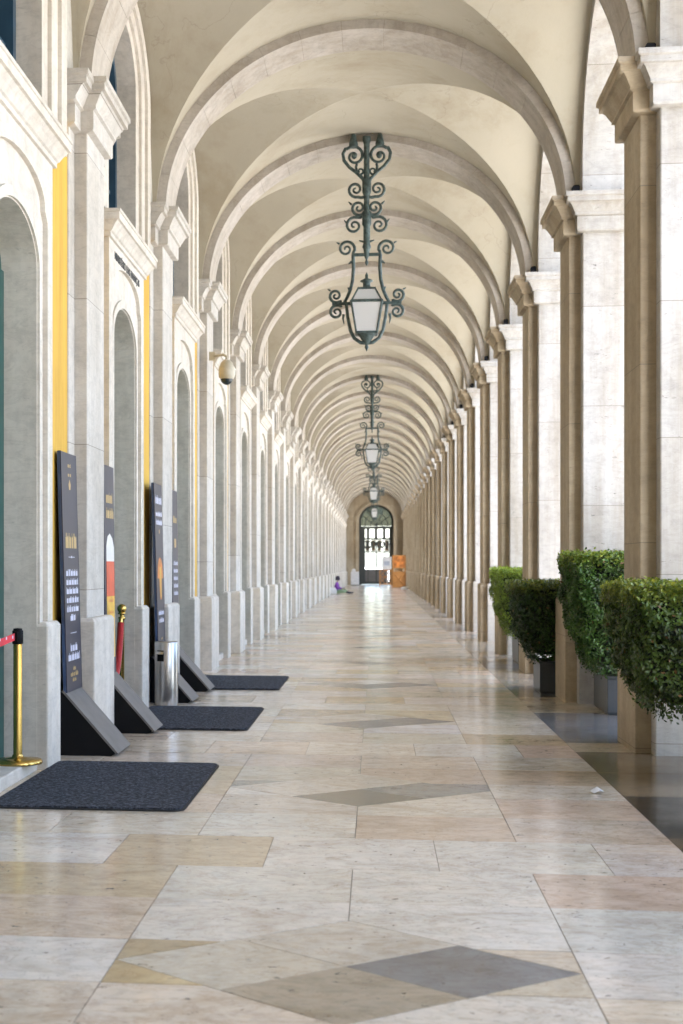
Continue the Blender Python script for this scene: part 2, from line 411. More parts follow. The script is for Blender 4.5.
# --- far end wall with arched gateway
YE = YB
m = MB(); GX = -.02
inner = arch_pts(GX, 1.30, 0, 4.80, 1.25, 28)
m.extr(frame_poly(-2.8, 2.15, 0, 7.3, inner), YE, YE + 1.2, 'y')
o = arch_pts(GX, 1.55, 0, 4.82, 1.48, 28); m.extr(o + inner[::-1], YE - .08, YE + .1, 'y')
m.box(-2.8, -1.52, YE - .14, YE + .05, 4.85, 5.06); m.box(1.49, 2.15, YE - .14, YE + .05, 4.85, 5.06)
m.box(-2.8, -1.56, YE - .06, YE + .05, 0, 1.0); m.box(1.53, 2.15, YE - .06, YE + .05, 0, 1.0)
endw = m.build('end_wall', M['pilaster'], bld)
gy = YE + .5
m = MB()
o = arch_pts(GX, 1.30, 0, 4.80, 1.25, 28); i = arch_pts(GX, 1.14, .0, 4.80, 1.09, 28); m.extr(o + i[::-1], gy, gy + .12, 'y')
for z0, z1 in ((4.22, 4.42), (3.40, 3.54), (2.42, 2.52), (1.06, 1.16), (.02, .22)): m.box(GX - 1.2, GX + 1.2, gy, gy + .12, z0, z1)
for xx, w in ((-1.2, .36), (-.64, .05), (-.04, .09), (.59, .05), (.98, .22)): m.box(GX + xx, GX + xx + w, gy - .004, gy + .11, .1, 4.3)
for xx in (-.62, -.02, .60): m.box(GX + xx - .11, GX + xx + .11, gy - .006, gy + .10, 3.5, 4.25)
for a in range(1, 6):
    th = math.pi * a / 6; m.tube([(GX, gy + .06, 4.42), (GX + 1.18 * math.cos(th), gy + .06, 4.5 + 1.45 * math.sin(th))], .03, 6)
for rr_ in (.45, .85): m.tube([(GX + rr_ * math.cos(math.pi * q / 16), gy + .06, 4.42 + rr_ * 1.25 * math.sin(math.pi * q / 16)) for q in range(17)], .03, 6)
for xx in (-.80, -.48, -.18, .18, .46, .80):
    for s in (-1, 1): m.tube([(GX + xx + .15 * math.cos(q * .5) * s * (1 - q / 16), gy + .05, 2.96 + .40 * math.sin(q * .5) * (1 - q / 18)) for q in range(13)], .04, 6)
gate = m.build('gate', M['iron'], endw)
m = MB()
for xa, xb in ((-.80, -.52), (-.36, -.07), (.09, .36), (.66, .96)): m.box(GX + xa, GX + xb, gy + .05, gy + .07, 2.54, 3.38)
m.build('transom_panel', plain('bronze_panel', (.16, .11, .06, 1), .5), endw)
m = MB(); m.extr(arch_pts(GX, 1.16, 4.44, 4.80, 1.10, 24), gy + .05, gy + .07, 'y')
t = NT('fanlight_glass'); t.base((.13, .125, .085, 1)); t.set(Roughness=.2, Transmission_Weight=.5); M['fan'] = t.mat
m.build('fanlight', M['fan'], endw)
m = MB()
for xa, xb in ((-.88, -.04), (.04, .9)): m.box(GX + xa, GX + xb, gy + .03, gy + .06, .2, 1.1)
m.build('door_panel', M['grey_top'], endw)

# ------------------------------------------------------------------ ground and floor
m = MB(); m.add([(-1500, -1500, -.06), (1500, -1500, -.06), (1500, 1500, -.06), (-1500, 1500, -.06)], [(0, 1, 2, 3)])
tag(m.build('plaza', M['plaza']), kind='structure')
PAL = [(.63, .565, .465), (.67, .62, .54), (.59, .52, .42), (.63, .56, .46), (.69, .645, .575), (.61, .54, .44)]
PINK, YEL, OCH = (.61, .49, .38), (.57, .46, .30), (.47, .395, .29)
GREY, DGREY, OLV = (.19, .19, .195), (.04, .038, .036), (.22, .20, .155)
def jit(c, v=.05):
    f = 1 + random.uniform(-v, v) * 1.6; return tuple(max(.01, x * f * (1 + random.uniform(-v, v) * .35)) for x in c) + (random.random(),)
def pick():
    r = random.random()
    return jit(PINK if r < .11 else YEL if r < .22 else OCH if r < .25 else random.choice(PAL), .07)
m = MB(); G = .0019
def tile(poly, c, dz=0):
    cx = sum(p[0] for p in poly) / len(poly); cy = sum(p[1] for p in poly) / len(poly)
    q = []
    n = len(poly)
    for i in range(n):                                       # inset every edge by G
        p0, p1, p2 = Vector(poly[i - 1]), Vector(poly[i]), Vector(poly[(i + 1) % n])
        e1 = (p1 - p0).normalized(); e2 = (p2 - p1).normalized()
        n1 = Vector((-e1.y, e1.x)); n2 = Vector((-e2.y, e2.x))
        b = (n1 + n2); b = b / max(.2, b.dot(n1) if b.dot(n1) > 0 else .2) ; q.append(p1 + b * G)
    dz = random.uniform(-.0008, .0008)
    tx, ty = random.uniform(-.0006, .0006), random.uniform(-.0006, .0006)
    vs = [(p.x, p.y, dz + (p.x - cx) * tx + (p.y - cy) * ty) for p in q]; vs2 = [(p.x, p.y, -.02) for p in q]
    m.add(vs + vs2, [tuple(range(n))] + [(n + i, n + (i + 1) % n, (i + 1) % n, i) for i in range(n)], 0, False, c)
def rect(x0, x1, y0, y1, c): tile([(x0, y0), (x1, y0), (x1, y1), (x0, y1)], c)
XL, XR, XM = -.93, .71, -.11
XE0, XE1 = -2.75, 3.35
fixed = {(1, 'A1'): None}
for k in range(-6, 26):
    yc = Y0 + BAY * (k - 1) + DC - .02                       # diamond centre
    yz0, yz1 = yc - .65, yc + .65; HZ = .28
    L, T, Rr, B = (XL, yc), (XM, yz1), (XR, yc), (XM, yz0); C = (XM, yc)
    if k == -1: cols = ((.56, .51, .43), (.53, .48, .39), GREY, (.36, .31, .235)); tri = ((.42, .33, .19), (.52, .40, .22), (.60, .52, .40), (.60, .52, .40))
    elif k == 0: cols = (PAL[2], PAL[0], (.29, .28, .25), OLV); tri = ((.33, .31, .26), PAL[1], (.26, .25, .23), PAL[0])
    else:
        cols = (random.choice(PAL), random.choice([PAL[2], PAL[0], (.36, .33, .28)]), random.choice([GREY, (.30, .285, .25), PAL[5]]), random.choice([GREY, (.24, .235, .225)])); tri = [random.choice(PAL + [YEL]) for _ in range(4)]
    hL, hT, hR, hB = [((p[0] + q[0]) / 2, (p[1] + q[1]) / 2) for p, q in ((L, T), (T, Rr), (Rr, B), (B, L))]
    tile([C, hT, T, hL], jit(cols[0], .02)); tile([L, hB, C, hL], jit(cols[1], .02)); tile([C, hR, Rr, hT], jit(cols[2], .02)); tile([hB, B, hR, C], jit(cols[3], .02))
    qx = (XR - XM) * HZ / .65
    tile([(XL, yc), (XL + qx, yc + HZ), (XL, yc + HZ)], jit(tri[0])); tile([(XR, yc), (XR, yc + HZ), (XR - qx, yc + HZ)], jit(tri[2]))
    tile([(XL, yc), (XL, yc - HZ), (XL + qx, yc - HZ)], jit(tri[1])); tile([(XR, yc), (XR - qx, yc - HZ), (XR, yc - HZ)], jit(tri[3]))
    OV = {(-1, 'R1', 0): PAL[1], (-1, 'R1', 1): PAL[4], (-1, 'R1', 2): PAL[4], (-1, 'R2', 1): YEL, (-1, 'R2', 2): PAL[1], (-1, 'R2', 3): PAL[4], (-1, 'R2', 4): PINK, (-1, 'R3', 1): PAL[4], (-1, 'R3', 2): YEL, (-1, 'R3', 3): PAL[1], (-1, 'R3', 4): PAL[1], (-1, 'R4', 3): PINK, (-1, 'R4', 1): PAL[0], (-1, 'R4', 2): PAL[1], (-2, 'R5', 2): (.60, .50, .40), (-2, 'R5', 3): PAL[4], (-1, 'D', 1): PAL[5], (-1, 'D', 0): PAL[4]}
    def row(ra, rb, kind, joints):
        for i_, (a, b) in enumerate(zip(joints, joints[1:])):
            c_ = OV.get((k, kind, i_)); rect(a, b, ra, rb, jit(c_, .03) if c_ else pick())
    ta, tb = yc + HZ, yc + .95                               # the lozenge tip runs into the next course
    c_ = [jit(OV[(k, 'R1', i)], .03) if (k, 'R1', i) in OV else pick() for i in range(4)]
    tile([(XL, ta), (XL + qx, ta), (XM, yz1), (XM, tb), (XL, tb)], c_[1]); tile([(XR - qx, ta), (XR, ta), (XR, tb), (XM, tb), (XM, yz1)], c_[2])
    rect(XE0, -1.9, ta, tb, c_[0]); rect(-1.9, XL, ta, tb, pick()); rect(XR, 1.5, ta, tb, c_[3])
    ba, bb = yc - .95, yc - HZ
    c_ = [jit(OV[(k, 'R5', i)], .03) if (k, 'R5', i) in OV else pick() for i in range(4)]
    if k == -1: c_[1], c_[2] = jit((.62, .53, .43), .02), jit(PAL[1], .02)
    tile([(XL, ba), (XM, ba), (XM, yz0), (XL + qx, bb), (XL, bb)], c_[1]); tile([(XM, ba), (XR, ba), (XR, bb), (XR - qx, bb), (XM, yz0)], c_[2])
    rect(XE0, -1.75, ba, bb, c_[0]); rect(-1.75, XL, ba, bb, pick()); rect(XR, 1.5, ba, bb, c_[3])
    row(yc - HZ, yc + HZ, 'D', [XE0, XL]); row(yc - HZ, yc + HZ, 'D', [XR, 1.5])
    j1 = random.uniform(-.2, .2)
    row(yc + .95, yc + 1.61, 'R2', [XE0, -2.0 + j1, XL, XM, XR, 1.5])
    row(yc + 1.61, yc + 2.36, 'R3', [XE0, -2.1, -1.29, -.53, .29, 1.08, 1.5])
    row(yc + 2.36, yc + 3.05, 'R4', [XE0, -1.7 - j1, XL, XM, XR, 1.5])
    for ya, yb, dark in ((-2.0, -1.45, 0), (-1.45, -.1, 1), (-.1, .9, 0), (.9, 2.0, 0)):
        cdk = (DGREY if k == 0 else GREY) if ((dark and (k < 3 or random.random() < .4)) or (k == 1 and ya > -.2 and ya < .5)) else (random.choice([(.46, .40, .31), (.52, .46, .37), (.40, .34, .26)]) if k != 0 else (.20, .155, .105))
        rect(1.5, 2.35, yc + ya, yc + yb, jit(cdk)); rect(2.35, XE1, yc + ya, yc + yb, pick())
m.add([(XE0, -18, -.004), (XE1, -18, -.004), (XE1, 113, -.004), (XE0, 113, -.004)], [(0, 1, 2, 3)], 1, False, (.1, .1, .1, 1))
tag(m.build('floor', [M['floor'], M['grout']], colname='tile'), kind='structure')

# ------------------------------------------------------------------ hanging lanterns
def spiral(cx, cz, r, a0, turns, sgn, n=26, r1=.012):
    return [(cx + (r + (r1 - r) * i / n) * math.cos(a0 + sgn * 2 * math.pi * turns * i / n), (cz + (r + (r1 - r) * i / n) * math.sin(a0 + sgn * 2 * math.pi * turns * i / n))) for i in range(n + 1)]
def lantern(x, y, ztop, label):
    T_ = thing('hanging_lantern', label, 'lantern', (x, y, ztop), 0, 'lanterns hanging from the vault ribs')
    def pt(m, pts, r0=.017, r1=None, s=1):
        n = len(pts); r1 = r1 or r0
        m.tube([(s * a, 0, b) for a, b in pts], [1.3 * (r0 + (r1 - r0) * i / (n - 1)) for i in range(n)], 7)
    m = MB(); m.lathe([(.03, -1.60), (.045, -1.5), (.06, -1.47), (.045, -1.42), (.045, -1.2), (.062, -1.17), (.062, -1.05), (.04, -1.0), (.038, -.80), (.06, -.74), (.06, -.60), (.04, -.56), (.04, -.1), (.055, -.05), (.055, .0)], n=12)
    m.lathe([(.002, -1.72), (.025, -1.68), (.012, -1.64), (.03, -1.6)], n=10)
    for s in (-1, 1): m.lathe([(.05, -.14), (.062, -.10), (.05, -.05), (.035, .0), (.03, .035)], n=10, cx=s * .175)
    m.build('stem', M['bronze'], T_).location = (0, 0, 0)
    for s in (-1, 1):
        m = MB()
        sp = spiral(.17, -.25, .115, math.pi * .5, 1.45, -1)[::-1]
        sp = spiral(.165, -.255, .14, math.pi * .25, 1.5, 1)
        pt(m, [(.02, -.64), (.05, -.56), (.14, -.47), (.23, -.40), (.30, -.31), (.315, -.22), (.28, -.15)] + sp, .019, .011, s)
        m.lathe([(.002, -.04), (.03, -.025), (.04, 0), (.03, .025), (.002, .04)], n=10, cx=s * .165, cz=-.255)
        pt(m, [(.13, -.47), (.14, -.40), (.13, -.36)] , .014, None, s)
        pt(m, spiral(.085, -.455, .06, math.pi * .2, 1.3, -1), .013, .009, s)
        m.build('scroll', M['bronze'], T_).location = (0, 0, 0)
        m = MB()
        pt(m, [(.03, -.80), (.07, -.81)] + spiral(.145, -.70, .105, -math.pi * .6, 1.6, 1), .017, .010, s)
        pt(m, [(.03, -1.08)] + spiral(.105, -.945, .105, -math.pi * .75, 1.6, 1), .017, .010, s)
        pt(m, [(.20, -.90), (.24, -.86)], .014, .004, s)
        pt(m, [(.03, -1.0), (.09, -1.08)] + spiral(.165, -1.18, .115, math.pi * .6, 1.6, -1), .017, .010, s)
        pt(m, [(.27, -1.14), (.30, -1.10)], .012, .004, s); pt(m, [(.03, -1.40), (.10, -1.38)], .014, .006, s)
        m.build('scroll', M['bronze'], T_).location = (0, 0, 0)
        m = MB()
        pt(m, [(.0, -1.57), (.19, -1.57)], .018, None, s)
        pt(m, [(.18, -1.57), (.17, -1.52)] + spiral(.27, -1.49, .115, math.pi * 1.05, 1.6, -1), .017, .010, s)
        pt(m, [(.36, -1.42), (.40, -1.40)], .012, .004, s); pt(m, [(.20, -1.66), (.24, -1.69)], .016, .005, s)
        pt(m, [(.18, -1.57), (.175, -1.75), (.185, -1.90), (.215, -2.03), (.26, -2.14), (.30, -2.21)], .019, .017, s)
        pt(m, [(.22, -2.04), (.25, -2.0)], .02, .006, s)
        pt(m, [(.20, -2.215), (.46, -2.215)], .018, .014, s)
        pt(m, [(.33, -2.19)] + spiral(.41, -2.11, .095, -math.pi * .7, 1.6, 1), .017, .010, s)
        pt(m, [(.33, -2.24)] + spiral(.40, -2.33, .10, math.pi * .7, 1.6, -1), .017, .010, s)
        pt(m, [(.48, -2.04), (.52, -2.02)], .012, .004, s); pt(m, [(.305, -2.36), (.315, -2.42), (.30, -2.49)], .016, .004, s)
        pt(m, [(.27, -2.23), (.25, -2.40), (.215, -2.58), (.165, -2.68), (.08, -2.74), (0, -2.75)], .017, .02, s)
        m.build('bracket', M['bronze'], T_).location = (0, 0, 0)
    # lantern cage: four corner bars, rims, roof, chimney
    th, bh, zt, zb = .20, .135, -2.215, -2.62
    m = MB()
    for sx in (-1, 1):
        for sy in (-1, 1): m.tube([(sx * th, sy * th, zt), (sx * bh, sy * bh, zb)], .013, 6); m.tube([(sx * th, sy * th, zt), (sx * .11, sy * .11, zt + .18)], .012, 6)
    for h, z, r in ((th, zt, .02), (bh, zb, .016), (.11, zt + .18, .016)):
        for a, b in (((-h, -h), (h, -h)), ((h, -h), (h, h)), ((h, h), (-h, h)), ((-h, h), (-h, -h))): m.tube([(a[0], a[1], z), (b[0], b[1], z)], r, 6)
    m.lathe([(.10, zt + .18), (.05, zt + .22), (.05, zt + .27), (.085, zt + .285), (.085, zt + .30), (.02, zt + .33), (.022, zt + .37), (.002, zt + .41)], n=12)
    m.lathe([(.002, -2.86), (.03, -2.80), (.014, -2.77), (.045, -2.74), (.10, -2.66), (.14, zb)], n=12)
    m.build('cage', M['bronze'], T_).location = (0, 0, 0)
    for q in range(4):
        m = MB(); A_ = q * math.pi / 2; rt = lambda a, b, z: (a * math.cos(A_) - b * math.sin(A_), a * math.sin(A_) + b * math.cos(A_), z)
        e = .006
        m.add([rt(-th + e, -th, zt), rt(th - e, -th, zt), rt(bh - e, -bh, zb), rt(-bh + e, -bh, zb)], [(0, 1, 2, 3)])
        o = m.build('glass_pane', M['frosted'], T_); o.location = (0, 0, 0); o.modifiers.new('s', 'SOLIDIFY').thickness = .004
    m = MB()
    m.loft([(-th, th, -th, th, zt + .004), (-.11, .11, -.11, .11, zt + .178)]); m.build('lantern_roof', M['frosted'], T_).location = (0, 0, 0)
    return T_
lab = ['large ornate green wrought iron lantern hanging nearest, with every scroll showing',
       'ornate green iron lantern hanging from the vault, second from the front',
       'small looking green iron lantern hanging third from the front, below the second',
       'tiny far green iron lantern hanging in front of the fanlight of the gate']
L0 = lantern(-.13, Y0 + 8 - .37, ZC + 1.915, lab[0])
for q in (1, 2, 3): copy_tree(L0, None, (-.13, Y0 + 8 - .37 + 24 * q, ZC + 1.915), lab[q])

# ------------------------------------------------------------------ floodlights on the right capitals
m = MB(); m.box(-.03, .03, -.03, .03, 0, .02); m.loft([(-.035, .035, -.05, .035, .02), (-.05, .04, -.055, .05, .055), (-.05, .045, -.04, .055, .10), (-.03, .035, -.01, .04, .12)])
for q in range(len(m.v)): m.v[q] = (m.v[q][0] * .75, m.v[q][1], m.v[q][2] * 1.05)
fl = m.build('floodlight', M['black'])
ordn = ['nearest', 'second', 'third', 'fourth', 'fifth', 'sixth', 'seventh', 'eighth', 'ninth', 'tenth', 'eleventh', 'twelfth']
for k in range(0, 12):
    o = fl if k == 0 else fl.copy()
    if k: COL.objects.link(o)
    o.location = (2.045, Y0 + 4 * k - .42, ZC + .001)
    tag(o, 'small black floodlight on the capital of the %s right pier' % (ordn[k] if k == 0 else ordn[k] + ' nearest'), 'floodlight', 'floodlights on the right capitals')

# ------------------------------------------------------------------ signs
def sign(y, xb, label, art, w=.54, bo=.06, lean=.05):
    T_ = thing('poster_stand', label, 'sign', (xb, y, 0), 0, 'poster stands by the doors')
    D, H = .42, .47
    m = MB(); m.extr([(0, .0), (D - .03, .0), (D, .02), (D, .03), (.03, H), (0, H)], .0, w, 'y')
    tb = m.build('stand_base', M['black'], T_, bevel=.004); tb.location = (0, 0, 0)
    m = MB(); n = Vector((H - .03, 0, D - .03)).normalized() * .016
    p0, p1 = Vector((D + .012, 0, .012)), Vector((.02, 0, H + .005))
    m.extr([(p0.x, p0.z), (p0.x + n.x, p0.z + n.z), (p1.x + n.x, p1.z + n.z), (p1.x, p1.z)], -.008, w + .008, 'y')
    m.build('sloping_top', M['grey_top'], tb).location = (0, 0, 0)
    bt = bpy.data.objects.new('board', None)
    Z0, Z1 = H - .005, 2.27
    xs = lambda z: bo - lean * (z - Z0) / (Z1 - Z0)
    m = MB(); m.extr([(xs(Z0) - .025, Z0), (xs(Z0), Z0), (xs(Z1), Z1), (xs(Z1) - .025, Z1)], 0, w, 'y')
    b = m.build('board', M['board'], T_, bevel=.003); b.location = (0, 0, 0)
    m = MB(); e = .004; m.extr([(xs(Z0) - .029, Z0), (xs(Z0) - .008, Z0), (xs(Z1) - .008, Z1 - .004), (xs(Z1) - .029, Z1 - .004)], -.004, w - .01, 'y')
    m.build('board_edge', M['edge'], b).location = (0, 0, 0)
    def quad(mm, pts, mi=0, pr=.002):                        # flat print on the board, pts in (fraction across, height)
        vs = [(xs(z) + pr, u * w, z) for u, z in pts]; mm.add(vs, [tuple(range(len(vs)))], mi)
    art(quad, b)
    return T_
def words(q, mm, u0, u1, z, h, mi, seed, thick=.62):        # unreadable small print: letter strokes grouped in words
    rn = random.Random(seed); u = u0
    while u < u1 - .02:
        wl = min(rn.uniform(.08, .2), u1 - u); v = u
        while v < u + wl - .012:
            lw = rn.uniform(.018, .03); hh = h * rn.choice([.72, .72, 1, .8])
            q(mm, [(v, z), (min(v + lw * thick + .004, u + wl), z), (min(v + lw * thick + .004, u + wl), z + hh), (v, z + hh)], mi); v += lw
        u += wl + .03
INKS = [M['ink_white'], M['ink_gold'], M['ink_orange'], M['ink_red'], M['ink_yellow'], M['ink_foam']]
def art_text(q, b):
    m = MB()
    words(q, m, .40, .60, 2.16, .03, 1, 1); q(m, [(.46, 1.99), (.54, 1.99), (.57, 2.03), (.5, 2.07), (.43, 2.03)], 1); words(q, m, .40, .6, 2.09, .03, 1, 8)
    words(q, m, .14, .86, 1.545, .115, 1, 2, .8)
    q(m, [(.3, 1.475), (.7, 1.475), (.7, 1.48), (.3, 1.48)], 0); q(m, [(.47, 1.47), (.53, 1.47), (.53, 1.487), (.47, 1.487)], 0)
    for i in range(6): words(q, m, .12 if i < 5 else .32, .88 if i < 5 else .66, 1.335 - .068 * i, .05, 0, 10 + i, .8)
    q(m, [(.3, .90), (.7, .90), (.7, .905), (.3, .905)], 0)
    words(q, m, .28, .72, .765, .06, 0, 21, .8); words(q, m, .12, .88, .695, .06, 0, 22, .8)
    words(q, m, .42, .58, .62, .03, 1, 23); words(q, m, .24, .76, .575, .035, 1, 24); words(q, m, .36, .64, .535, .03, 1, 25)
    m.build('print', INKS, b).location = (0, 0, 0)
def art_beer(q, b):
    m = MB()
    words(q, m, .2, .8, 1.95, .09, 1, 31, .8); words(q, m, .2, .9, 1.82, .09, 1, 32, .8)
    q(m, [(.15, 1.45), (.15, 1.58), (.28, 1.66), (.5, 1.69), (.75, 1.65), (.92, 1.57), (.92, 1.45)], 5)
    q(m, [(.15, 1.15), (.92, 1.15), (.92, 1.45), (.15, 1.45)], 3); q(m, [(.16, .62), (.91, .62), (.92, 1.15), (.15, 1.15)], 4)
    for z in (1.22, 1.10, 1.0): words(q, m, .3, .8, z, .03, 3, int(z * 50))
    m.build('print', INKS, b).location = (0, 0, 0)
def art_glow(q, b):
    m = MB()
    words(q, m, .12, .9, 2.06, .09, 0, 41, .9); words(q, m, .12, .9, 1.93, .05, 0, 42, .9); words(q, m, .12, .9, 1.84, .06, 0, 43, .9)
    q(m, [(.46, 1.75), (.56, 1.75), (.56, 1.79), (.46, 1.79)], 1)
    n = 14; q(m, [(.5 + .36 * math.cos(math.pi * i / n), 1.28 + .22 * math.sin(math.pi * i / n)) for i in range(n + 1)], 2)
    q(m, [(.40, 1.06), (.60, 1.06), (.66, 1.28), (.34, 1.28)], 2); q(m, [(.44, 1.08), (.56, 1.08), (.60, 1.40), (.40, 1.40)], 4, .003)
    words(q, m, .15, .85, .90, .05, 0, 44, .9); words(q, m, .2, .8, .82, .05, 0, 45, .9)
    words(q, m, .4, .6, .64, .03, 1, 46); words(q, m, .35, .65, .58, .03, 1, 47)
    m.build('print', INKS, b).location = (0, 0, 0)
def art_list(q, b):
    m = MB(); q(m, [(.35, 1.62), (.65, 1.62), (.65, 1.72), (.35, 1.72)], 1); words(q, m, .2, .8, 1.9, .08, 1, 50, .9)
    for i in range(5): words(q, m, .2, .9, 1.42 - .085 * i, .05, 0, 51 + i, .9)
    m.build('print', INKS, b).location = (0, 0, 0)
sign(10.37, -2.345, 'tall navy poster stand with gold title and white text, nearest on the left', art_text)
sign(11.80, -2.295, 'poster stand showing a red and amber drink with white foam, behind the first pilaster', art_beer, .46, .03, .025)
sign(14.47, -2.32, 'tall navy poster stand with glowing orange shape, behind the steel bin', art_glow, .52, .09, .05)
sign(15.80, -2.295, 'farthest poster stand with short lines of pale text, beside the farthest mat', art_list, .46, .03, .025)

# ------------------------------------------------------------------ door mats
def mat_(y0, label):
    m = MB(); x0, x1, y1, r = -2.24, -1.10, y0 + 1.93, .07
    if y0 < 9: x0 = -2.27
    def rr(i):
        p = []
        for cx, cy, a0 in ((x1 - i - r, y1 - i - r, 0), (x0 + i + r, y1 - i - r, 90), (x0 + i + r, y0 + i + r, 180), (x1 - i - r, y0 + i + r, 270)):
            p += [(cx + r * math.cos(R(a0 + 15 * q)), cy + r * math.sin(R(a0 + 15 * q))) for q in range(7)]
        return p
    m.extr(rr(0), .001, .010, 'z')
    o = m.build('door_mat', M['rubber']); tag(o, label, 'mat', 'entrance mats by the left doors')
    m = MB(); m.extr(rr(.012), .006, .018, 'z'); m.build('pile', M['mat'], o)
mat_(8.06, 'dark charcoal entrance mat on the floor, nearest the camera')
mat_(12.08, 'dark charcoal entrance mat on the floor, middle one, beside the steel bin')
mat_(16.08, 'dark charcoal entrance mat on the floor, farthest, beyond all poster stands')

# ------------------------------------------------------------------ stanchions
T_ = thing('barrier_post', 'polished brass belt post standing in the nearest doorway', 'barrier post', (-2.395, 9.33, .085))
m = MB(); m.lathe([(.165, 0), (.168, .012), (.16, .026), (.09, .034), (.04, .042), (.034, .06)], n=40); m.build('base', M['brass'], T_).location = (0, 0, 0)
m = MB(); m.lathe([(.03, .04), (.03, .82)], n=24); m.build('post', M['brass'], T_).location = (0, 0, 0)
m = MB(); m.lathe([(.031, .80), (.037, .805), (.037, .89), (.03, .895), (.03, .905), (.002, .908)], n=24); m.box(-.012, .012, -.05, .05, .815, .885); m.build('belt_head', M['black'], T_).location = (0, 0, 0)
m = MB(); m.extr([(-.045, .875), (-.045, .828), (-.5, .80), (-.95, .79), (-.95, .84), (-.5, .85)], -.012, -.008, 'x'); m.build('belt', M['belt'], T_).location = (0, 0, 0)
m = MB()
for i in range(3): m.box(-.0078, -.0068, -.12 - .16 * i, -.09 - .16 * i, .842, .862)
m.build('belt_print', M['ink_white'], T_).location = (0, 0, 0)
def rope_post(x, y, label):
    T_ = thing('rope_post', label, 'rope post', (x, y, .085), 0, 'rope posts in the second doorway')
    m = MB(); m.lathe([(.15, 0), (.152, .01), (.14, .024), (.05, .035), (.03, .06)], n=32); m.build('base', M['brass'], T_).location = (0, 0, 0)
    m = MB(); m.lathe([(.024, .04), (.024, .81), (.034, .815), (.034, .835), (.022, .84), (.022, .86), (.04, .865), (.04, .875), (.02, .885)], n=20); m.build('post', M['brass'], T_).location = (0, 0, 0)
    m = MB(); m.lathe([(.002, .875)] + [(.045 * math.sin(math.pi * i / 10) + .001, .915 - .045 * math.cos(math.pi * i / 10)) for i in range(1, 11)], n=20); m.build('ball_finial', M['brass'], T_).location = (0, 0, 0)
py = 13.45
rope_post(-2.43, py, 'brass rope post with ball top, standing behind the poster stands by the bin')
rope_post(-2.43, py - .80, 'brass rope post with ball top, hidden by the first pilaster')
m = MB(); za = .085 + .83
rp = []
for i in range(25):
    f = i / 24; rp.append((-2.435, py - .03 - .74 * f, za - .05 - .52 * (1 - (2 * f - 1) ** 2) ** .8))
m.tube(rp, .032, 10)
rope = m.build('velvet_rope', M['red']); tag(rope, 'red velvet rope hanging from the brass ball post', 'rope')
for f in (0, 1):
    m = MB(); yy = py - .03 - .74 * f; m.tube([(-2.435, yy, za - .12), (-2.435, yy, za - .03), (-2.435, yy + .02 - .04 * f, za)], .03 if False else .022, 8); m.build('rope_end', M['brass'], rope)

# ------------------------------------------------------------------ steel bin
T_ = thing('ash_bin', 'brushed steel cylinder bin with slot beside the middle mat', 'bin', (-2.115, 14.24, 0))
m = MB(); m.lathe([(.114, .0), (.118, .01), (.118, .636), (.112, .645), (.002, .648)], n=40); m.build('bin_body', M['steel'], T_).location = (0, 0, 0)
a0 = R(-112)
m = MB()
for q in (0,):
    pts = []
    for (da, z) in ((-.36, .47), (.30, .47), (.30, .55), (-.36, .55)): pts.append((.1195 * math.cos(a0 + da), .1195 * math.sin(a0 + da), z))
    N = 6; vs = []; fs = []
    for i in range(N + 1):
        a = a0 - .36 + .66 * i / N
        for z in (.45, .56): vs.append((.1195 * math.cos(a), .1195 * math.sin(a), z))
    fs = [(2 * i, 2 * i + 2, 2 * i + 3, 2 * i + 1) for i in range(N)]; m.add(vs, fs)
m.build('slot', M['black'], T_).location = (0, 0, 0)
m = MB(); vs = []; 
for i in range(N + 1):
    a = a0 - .36 + .66 * i / N; vs += [(.119 * math.cos(a), .119 * math.sin(a), .55), (.150 * math.cos(a), .150 * math.sin(a), .525)]
m.add(vs, [(2 * i, 2 * i + 2, 2 * i + 3, 2 * i + 1) for i in range(N)]); o = m.build('slot_hood', M['steel'], T_); o.location = (0, 0, 0); o.modifiers.new('s', 'SOLIDIFY').thickness = .004

